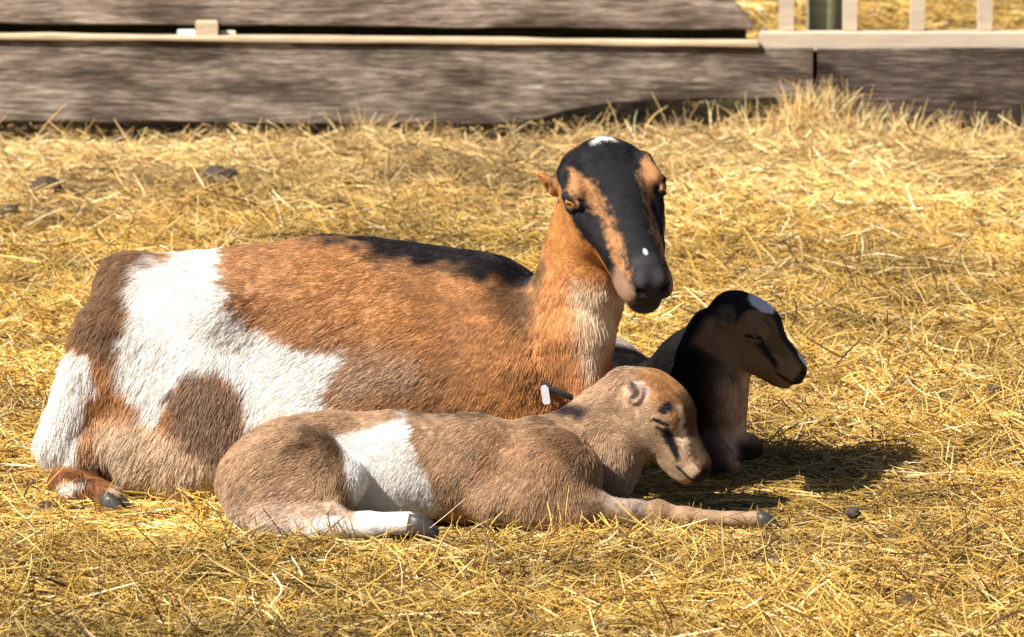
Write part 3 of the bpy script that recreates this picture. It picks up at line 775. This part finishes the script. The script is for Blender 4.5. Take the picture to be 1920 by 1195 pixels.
def doe_coat(P):
    C = np.tile(BR, (len(P), 1))
    C = mix(C, ORG * .9, sstep(-.1, .6, noise(P, 7, 2)) * .45)
    C = mix(C, ORG, sstep(W(820, 0, 0)[0], W(960, 0, 0)[0], P[:, 0]) * .55)
    C = mix(C, [.50, .36, .25], A_pale.m(P, .03, .02, 20) * .75)
    C = mix(C, [.05, .035, .03], A_with.m(P, .028, .02, 30) * .75)
    C = mix(C, BLK * 1.4, A_dors.m(P, .012, .012, 50) * .98)
    C = mix(C, CRM, A_belly.m(P, .03, .02, 25))
    C = mix(C, [.27, .155, .085], A_rump.m(P, .02, .02, 30))
    C = mix(C, WHT, A_white.m(P, .010, .010, 60))
    C = mix(C, [.80, .70, .56], A_white.m(P, .02, .01, 60) * sstep(.15, .7, noise(P, 16, 71) + .3 * noise(P, 50, 72)) * sstep(.28, .10, P[:, 2]) * .6)
    C = mix(C, GRB * 1.05, A_patch.m(P, .012, .01, 60))
    low = sstep(W(0, 740, 0)[2], W(0, 820, 0)[2], P[:, 2]) * (1 - sstep(W(280, 0, 0)[0], W(320, 0, 0)[0], P[:, 0]))
    C = mix(C, [.50, .27, .13], A_brit.m(P, .03, .02) * 0 + low * 0)
    C = mix(C, WHT, A_brit.m(P, .010, .010, 60))
    C = mix(C, [.24, .10, .04], A_foot.m(P, .006, .006))
    C = mix(C, WHT * .9, A_fwh.m(P, .004, .003))
    nk = A_neck.m(P, .012, .012, 40) * sstep(.14, .10, P[:, 1])
    C = mix(C, [.62, .32, .13], nk)
    C = mix(C, CRM * 1.15, A_thro.m(P, .016, .01, 40) * (P[:, 1] < .12))
    hx = Hd.loc(P)
    inh = (1 - sstep(-.06, .02, -.02 - hx[:, 0])) * (hx[:, 0] < 1.2) * sstep(-.42, -.30, hx[:, 2]) * (np.abs(hx[:, 1]) < .5)
    inh = in_head(hx, -.36)
    Hc = head_coat(Hd, P, BR * 1.15)
    return C * (1 - inh[:, None]) + Hc * inh[:, None]
ff = flow_field([(260, 500, -1, .25, 26, .3), (200, 560, -.5, 1, 30, .35), (170, 700, -.3, 1, 34, .35), (110, 820, -.3, 1, 42, .3), (160, 860, -.1, 1, 30, .3),
    (330, 560, -1, .35, 22, .25), (300, 700, -.6, 1, 24, .25), (420, 720, -.45, 1, 22, .3), (380, 800, -.3, 1, 24, .3), (260, 860, -.6, .7, 34, .35), (400, 880, -.3, 1, 34, .35),
    (480, 520, -1, .1, 20, .25), (620, 470, -1, .15, 20, .3), (800, 510, -1, .2, 20, .25), (950, 560, -.9, .7, 22, .25), (560, 700, -.9, .55, 24, .25), (720, 640, -1, .25, 20, .25),
    (700, 740, -1, .5, 20, .25), (850, 650, -.9, .6, 22, .25), (920, 740, -.7, .8, 22, .25), (1000, 740, -.35, 1, 24, .25), (1000, 650, -.5, 1, 26, .3),
    (1040, 560, -.3, 1, 30, .22), (1060, 660, -.05, 1, 36, .2), (1110, 600, .0, 1, 34, .16), (1100, 730, 0, 1, 48, .25), (1050, 470, -.15, 1, 22, .2), (150, 930, .6, .6, 8, .2), (110, 900, .3, .8, 12, .2), (200, 930, .6, .6, 7, .2)])
def doe_flow(P, n):
    D, L, lf = ff(P, n)
    q = Hd.loc(P)
    inh = in_head(q, -.36)
    Dh = -Hd.F[None, :] * .8 - Hd.U[None, :] * .55 * (np.abs(q[:, 1]) > .12)[:, None]
    D = D * (1 - inh[:, None]) + Dh * inh[:, None]
    Lh = np.interp(q[:, 0], [0, .3, .6, .85, .91, .95], [.011, .0065, .0055, .0032, .0018, 0])
    Lh = np.where((np.abs(q[:, 1]) > .2) & (np.hypot((q[:, 0] - .325), q[:, 2] - .06) < .075), .001, Lh)
    L = L * (1 - inh) + Lh * inh
    lf = lf * (1 - inh) + .22 * inh
    return D, L, lf
set_col(body.data, doe_coat(V).clip(0, 1) * .93)
fur('coat', V, Q, doe, doe_coat, doe_flow, FURN[0], 1, keep=lambda c: 1 + 2.2 * ((Hd.loc(c)[:, 0] > -.1) & (np.abs(Hd.loc(c)).max(1) < 1.1)))
for sy in (1, -1):
    eyeball('doe', Hd, (.322, .240 * sy, .060), .058 * Hd.s, doe, axis=Hd.M @ nrm([.40, sy * 1.0, .28]))
hoof(W(196, 937, -.035), (.85, -.35, -.22), (0, 0, 1), .044, .038, doe)

# collar with a white tag, half buried in the neck hair
M_col = plain('collar_webbing', (.02, .016, .016), .7, .2); M_tag = plain('tag_plastic', (.62, .62, .64), .35, .5)
cv, cf = [], []
c0, c1 = W(992, 662, .13), W(1110, 752, .01)
axn = nrm(np.cross(c1 - c0, np.array([0.25, 1, .1]))); cc = (c0 + c1) / 2 + np.array([0, -.003, 0.0])
ex = nrm(c1 - c0); ey = np.cross(axn, ex)
rx, ry = np.linalg.norm(c1 - c0) / 2 * 1.02, R_(78)
for j in range(72):
    q = 2 * math.pi * j / 72; ctr = cc + ex * math.cos(q) * rx + ey * math.sin(q) * ry; out = nrm(ex * math.cos(q) / rx + ey * math.sin(q) / ry)
    for (a, b) in ((-.0048, 0), (-.004, .0015), (.004, .0015), (.0048, 0), (.004, -.001), (-.004, -.001)): cv.append(ctr + axn * a + out * b)
for j in range(72):
    for i in range(6): cf.append((j * 6 + i, j * 6 + (i + 1) % 6, ((j + 1) % 72) * 6 + (i + 1) % 6, ((j + 1) % 72) * 6 + i))
col = simple_mesh('collar', cv, cf, M_col); child(col, doe); col['label'] = 'dark webbing collar low on the neck'
tc = W(1023, 742, -.012); tv, tf = [], []
for i, (u, v) in enumerate([(-8, -17), (-3, -22), (4, -22), (9, -16), (8, 16), (4, 19), (-6, 19), (-9, 15)]):
    for dy in (0, .003): tv.append(tc + np.array([(u * .95 + v * .18) / 1400, dy, (-v + u * .1) / 1400]))
for i in range(8):
    j = (i + 1) % 8; tf.append((2 * i, 2 * j, 2 * j + 1, 2 * i + 1))
tf.append(tuple(range(0, 16, 2))); tf.append(tuple(range(15, 0, -2)))
tg = simple_mesh('tag', tv, tf, M_tag, False); tg.parent = col; tg.matrix_parent_inverse = col.matrix_parent_inverse.copy()
tg.matrix_parent_inverse.identity(); tg['label'] = 'small white plastic tag'

# ================================================================== BROWN KID
kid = empty('goat', tuple(W(760, 985, -.15)))
tag(kid, 'sleeping light brown kid with a white side patch, stretched out in front of the doe', 'young goat', 'goats resting together on the straw')
K1 = np.array([.52, .35, .22])
B = Body()
B.chain([(520, 888, -.14, 88), (620, 876, -.14, 94), (740, 874, -.14, 95), (880, 878, -.14, 93), (990, 884, -.14, 86)], k=.035, flat=.82)
B.cone(W(470, 905, -.14), R_(62), W(540, 870, -.14), R_(76), .03)
# haunch and hind leg
B.ell(W(548, 902, -.205), [.090, .048, .080], .010)
B.cone(W(560, 850, -.20), R_(48), W(640, 900, -.215), R_(46), .012)
B.cone(W(470, 945, -.20), R_(44), W(600, 935, -.21), R_(50), .03)
B.cone(W(500, 975, -.24), R_(27), W(600, 990, -.26), R_(26), .02)
B.cone(W(630, 930, -.22), R_(28), W(600, 988, -.25), R_(22), .02)
B.cone(W(590, 985, -.26), R_(30), W(690, 984, -.27), R_(22), .02)
B.cone(W(690, 984, -.27), R_(22), W(766, 980, -.28), R_(20), .010)
# shoulder and fore legs
B.ell(W(1030, 895, -.18), [.075, .050, .075], .02)
B.cone(W(1030, 915, -.19), R_(55), W(1090, 950, -.20), R_(36), .025)
B.cone(W(1090, 950, -.20), R_(34), W(1185, 962, -.20), R_(19), .02)
B.cone(W(1185, 962, -.20), R_(19), W(1235, 963, -.205), R_(22), .015)
B.cone(W(1235, 963, -.205), R_(22), W(1285, 968, -.21), R_(16), .012)
B.cone(W(1285, 968, -.21), R_(16), W(1375, 973, -.215), R_(13), .010)
B.cone(W(1375, 973, -.215), R_(13), W(1418, 974, -.215), R_(16), .008)
B.cone(W(930, 945, -.20), R_(40), W(1060, 955, -.20), R_(38), .03)
# second fore leg folded under the chest
B.cone(W(1000, 920, -.12), R_(45), W(1120, 935, -.10), R_(24), .02)
# neck
B.cone(W(1120, 790, -.05), R_(50), W(1175, 735, -.05), R_(44), .03)
B.chain([(1010, 850, -.10, 70), (1075, 835, -.07, 60), (1140, 800, -.05, 58), (1185, 765, -.04, 60)], k=.03)
B.chain([(1090, 880, -.09, 46), (1140, 865, -.08, 48), (1180, 820, -.07, 52)], k=.025)
B.cone(W(1150, 870, -.085), R_(40), W(1162, 905, -.09), R_(20), .02)
H1 = Frame(W(1190, 726, -.06), (.63, -.25, -.71), (.71, -.22, .65), .172)
goat_head(B, H1, True, .014)
stub_ear(B, H1, .09, -.235, .05, .092)
stub_ear(B, H1, .13, .215, .055, .095)
fine = (np.minimum(W(1110, 930, -.2), W(1350, 660, .06)), np.maximum(W(1110, 930, -.2), W(1350, 660, .06)))
body, V, Q = B.mesh('body', fine, .0042, .0018)
child(body, kid); body.data.materials.append(M_skin)
K_wh = Area([(632, 818), (690, 808), (766, 786), (774, 830), (800, 880), (832, 950), (800, 975), (690, 992), (672, 965), (655, 880)], -.2)
K_leg = Area([(575, 985), (610, 960), (660, 975), (770, 972), (772, 1030), (575, 1030)], -.25)
K_bel = Area([(400, 960), (560, 965), (560, 1040), (400, 1040)], -.22)
K_dor = Area([(760, 750), (1040, 760), (1120, 762), (1100, 782), (1040, 778), (960, 772), (760, 768)], -.10)
K_cr1 = Area([(535, 835), (585, 805), (640, 815), (660, 860), (665, 940), (645, 940), (630, 870), (600, 830), (560, 838)], -.2)
K_sh = Area([(960, 775), (1010, 790), (1095, 850), (1140, 930), (1100, 910), (1060, 850), (990, 800)], -.2)
def kid_face(Hf, P, base, dark):
    q = Hf.loc(P); x, y, z = q[:, 0], np.abs(q[:, 1]), q[:, 2]
    j = .02 * noise(P, 200, 3)
    C = np.tile(base, (len(P), 1))
    if dark:
        C = mix(C, BLK, sstep(-.02, .10, z + j + .25 * (.25 - x)) * (1 - sstep(.50, .60, x)) * (1 - sstep(.42, .5, x + y)))
        C = mix(C, BLK * 1.3, sstep(.02, .10, .16 - y + .2 * (z - .1)) * sstep(.0, .05, z) )
        C = mix(C, [.17, .10, .05], (1 - sstep(.03, .06, np.abs(y - .165 + .1 * (x - .4)))) * sstep(.34, .42, x) * (1 - sstep(.75, .85, x)) * sstep(.0, .04, z))
    else:
        C = mix(C, [.40, .20, .075], sstep(.05, .2, z + .05 * noise(P, 90, 14)) * (1 - sstep(.6, .75, x)) * .95)
        C = mix(C, [.10, .06, .032], (1 - sstep(.11, .16, y + j)) * sstep(.25, .4, x) * .9 * (z > 0))
        C = mix(C, [.74, .58, .42], (1 - sstep(.012, .03, np.abs(y - .175 + .12 * (x - .4) + j))) * sstep(.36, .42, x) * (1 - sstep(.66, .74, x)) * (z > .02))
        C = mix(C, BLK * 2, (1 - sstep(.035, .06, np.hypot(x - .36, (z - .18) * .9) + j)) * (y > .1))
    t = np.clip((x - .48) / .30, 0, 1)
    C = mix(C, BLK * 1.2, (1 - sstep(-.012, .02, np.abs(z - .045 + .13 * t + j * .6) - .04 * (1 - .35 * t))) * sstep(.43, .48, x) * (1 - sstep(.72, .80, x)) * sstep(.08, .11, y))
    C = mix(C, [.03, .025, .025], sstep(.93, .97, x) * (z > -.12))
    C = mix(C, [.05, .035, .03], (1 - sstep(.01, .02, np.abs(z + .128))) * sstep(.76, .8, x))
    C = mix(C, [.72, .58, .50], sstep(.07, .09, y) * (1 - sstep(.08, .11, np.hypot(x - .09, z - .07))) * (.12 if dark else .8))
    C = mix(C, [.01, .008, .008], 1 - sstep(.02, .035, np.hypot(np.hypot((x - .985) * .6, y - .06), z + .01)))
    C = mix(C, [.20, .12, .08], (1 - sstep(.07, .10, np.hypot(x - .42, (z - .055) * 1.4))) * (y > .12) * .8)
    C = mix(C, [.012, .01, .008], (1 - sstep(.010, .022, np.abs((z - .055) * .9 - (x - .42) * .435))) * (1 - sstep(.08, .09, np.hypot(x - .42, z - .055))) * (y > .15))
    return C
def kid_coat(P):
    C = np.tile(K1, (len(P), 1))
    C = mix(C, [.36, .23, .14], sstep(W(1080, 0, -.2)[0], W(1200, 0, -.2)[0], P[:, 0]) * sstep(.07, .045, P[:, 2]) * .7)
    C = mix(C, [.42, .235, .12], sstep(.0, .7, noise(P, 9, 12)) * .5)
    C = mix(C, [.66, .52, .42], sstep(.09, .02, P[:, 2]) * .65 * sstep(W(760, 0, -.2)[0], W(640, 0, -.2)[0], P[:, 0]))
    C = mix(C, [.04, .03, .03], K_dor.m(P, .006, .004) * sstep(-.20, -.12, P[:, 1]))
    C = mix(C, [.20, .11, .055], K_sh.m(P, .012, .006) * .7 + K_cr1.m(P, .012, .01) * .8)
    C = mix(C, [.80, .70, .62], K_bel.m(P, .02, .02))
    C = mix(C, WHT, np.maximum(K_wh.m(P, .005, .005), K_leg.m(P, .008, .008)))
    C = mix(C, [.42, .36, .33], sstep(.03, .05, P[:, 2]) * sstep(W(1105, 0, 0)[0], W(1140, 0, 0)[0], P[:, 0]) * sstep(.12, .07, P[:, 2]) * .6 * (P[:, 0] < W(1200, 0, 0)[0]))
    hx = H1.loc(P); inh = in_head(hx, -.34)
    return C * (1 - inh[:, None]) + kid_face(H1, P, K1 * .92, False) * inh[:, None]
f1 = flow_field([(430, 900, -.7, .9, 22, .3), (480, 830, -1, .5, 20, .3), (600, 800, -1, .2, 20, .45), (560, 900, -1, .1, 16, .25), (620, 900, -.3, 1, 18, .3), (500, 960, -.9, .3, 16, .3),
    (700, 860, -.6, .9, 14, .25), (760, 780, -1, .2, 14, .25), (880, 850, -.85, .7, 20, .25), (840, 930, -.5, 1, 20, .3), (980, 880, -.6, 1, 20, .25), (1050, 900, -.3, 1, 18, .25), (1000, 790, -.9, .5, 18, .3),
    (1080, 810, -.8, .6, 20, .25), (1130, 860, -.3, 1, 26, .25), (1165, 900, 0, 1, 32, .25), (1120, 950, .9, .3, 12, .15), (1250, 970, 1, .2, 9, .12), (1400, 985, 1, 0, 7, .12), (650, 995, 1, 0, 9, .15), (760, 995, 1, 0, 7, .15)], -.18)
def kid_flow_of(Hf, base):
    def g(P, n):
        D, L, lf = base(P, n); q = Hf.loc(P)
        inh = in_head(q, -.34)
        Dh = -Hf.F[None, :] * .8 - Hf.U[None, :] * .6 * (np.abs(q[:, 1]) > .1)[:, None]
        D = D * (1 - inh[:, None]) + Dh * inh[:, None]
        Lh = np.interp(q[:, 0], [0, .3, .6, .85, .93], [.010, .007, .0055, .003, .001])
        Lh = np.where((np.abs(q[:, 1]) > .15) & (np.hypot((q[:, 0] - .42), (q[:, 2] - .055) * 1.6) < .09), .0014, Lh)
        return D, L * (1 - inh) + Lh * inh, lf * (1 - inh) + .22 * inh
    return g
set_col(body.data, kid_coat(V).clip(0, 1) * .93)
fur('coat', V, Q, kid, kid_coat, kid_flow_of(H1, f1), FURN[1], 2, .00034, keep=lambda c: 1 + 1.5 * ((H1.loc(c)[:, 0] > -.1) & (np.abs(H1.loc(c)).max(1) < 1.1)))
for sy in (1, -1):
    eyeball('kid', H1, (.42, .213 * sy, .055), .050 * H1.s, kid, (.02, .015, .012), axis=H1.M @ nrm([.2, sy * 1.0, .1]))
hoof(W(766, 979, -.285), (1, -.12, -.16), (0, 0, 1), .046, .034, kid)
hoof(W(1418, 973, -.218), (1, -.05, -.1), (0, 0, 1), .034, .026, kid)

# ================================================================== DARK KID
kid2 = empty('goat', tuple(W(1300, 850, .35)))
tag(kid2, 'black and dark brown kid sitting upright with a white forehead patch, right of the doe', 'young goat', 'goats resting together on the straw')
B = Body()
B.chain([(1330, 790, .30, 62), (1270, 765, .38, 76), (1205, 757, .48, 72), (1128, 716, .60, 90)], k=.035)
B.chain([(1240, 742, .38, 68), (1300, 690, .31, 64), (1345, 640, .27, 56)], k=.03)
B.chain([(1330, 800, .27, 62), (1335, 740, .26, 58), (1345, 680, .26, 53), (1352, 630, .26, 52)], k=.03)
B.cone(W(1350, 820, .26), R_(32), W(1405, 838, .24), R_(20), .02)
B.cone(W(1405, 838, .24), R_(20), W(1340, 868, .22), R_(14), .012)
B.cone(W(1330, 845, .22), R_(30), W(1370, 872, .19), R_(13), .02)
H2 = Frame(W(1350, 584, .255), (.80, -.20, -.56), (.54, -.14, .82), .166)
goat_head(B, H2, True, .014)
stub_ear(B, H2, .10, -.215, .03, .09)
stub_ear(B, H2, .10, .215, .03, .09)
a, b = W(1280, 760, .08), W(1540, 520, .42)
body, V, Q = B.mesh('body', (np.minimum(a, b), np.maximum(a, b)), .0042, .0018)
child(body, kid2); body.data.materials.append(M_skin)
D_thr = Area([(1345, 700), (1420, 690), (1420, 860), (1365, 860), (1355, 780)], .25)
def kid2_coat(P):
    C = np.tile(np.array([.011, .009, .009]), (len(P), 1))
    C = mix(C, [.20, .125, .085], sstep(W(1305, 0, .25)[0], W(1375, 0, .25)[0], P[:, 0] + .01 * noise(P, 40, 2)) * sstep(.24, .17, P[:, 2]) * .8)
    C = mix(C, [.66, .46, .33], D_thr.m(P, .02, .01) * .95)
    C = mix(C, [.55, .44, .40], sstep(.54, .57, P[:, 1]) * sstep(.08, .14, P[:, 2]))
    C = mix(C, [.035, .025, .02], sstep(W(1375, 0, .24)[0], W(1395, 0, .24)[0], P[:, 0]) * sstep(.075, .05, P[:, 2]))
    hx = H2.loc(P); inh = in_head(hx, -.34)
    F2 = kid_face(H2, P, np.array([.27, .165, .095]), True)
    F2 = mix(F2, [.78, .76, .82], (1 - sstep(.085, .10, np.hypot((hx[:, 0] - .30) * .62, (hx[:, 1] + .03) * .72) + .01 * noise(P, 120, 4))) * (hx[:, 2] > .1))
    F2 = mix(F2, [.8, .8, .82], (1 - sstep(.035, .05, np.hypot((hx[:, 0] - .90) * .6, hx[:, 1] * .8))) * (hx[:, 2] > .0))
    return C * (1 - inh[:, None]) + F2 * inh[:, None]
f2 = flow_field([(1150, 660, -1, .3, 18, .3), (1250, 680, -1, .6, 16, .25), (1310, 620, -.6, 1, 16, .25), (1330, 720, -.3, 1, 20, .2), (1380, 760, 0, 1, 20, .2), (1340, 820, -.1, 1, 22, .2), (1400, 840, 1, .2, 14, .2)], .27)
set_col(body.data, kid2_coat(V).clip(0, 1) * .8)
fur('coat', V, Q, kid2, kid2_coat, kid_flow_of(H2, f2), FURN[2], 3, .00036)
for sy in (1, -1):
    eyeball('dark_kid', H2, (.42, .213 * sy, .055), .050 * H2.s, kid2, (.03, .018, .01), axis=H2.M @ nrm([.2, sy * 1.0, .1]))
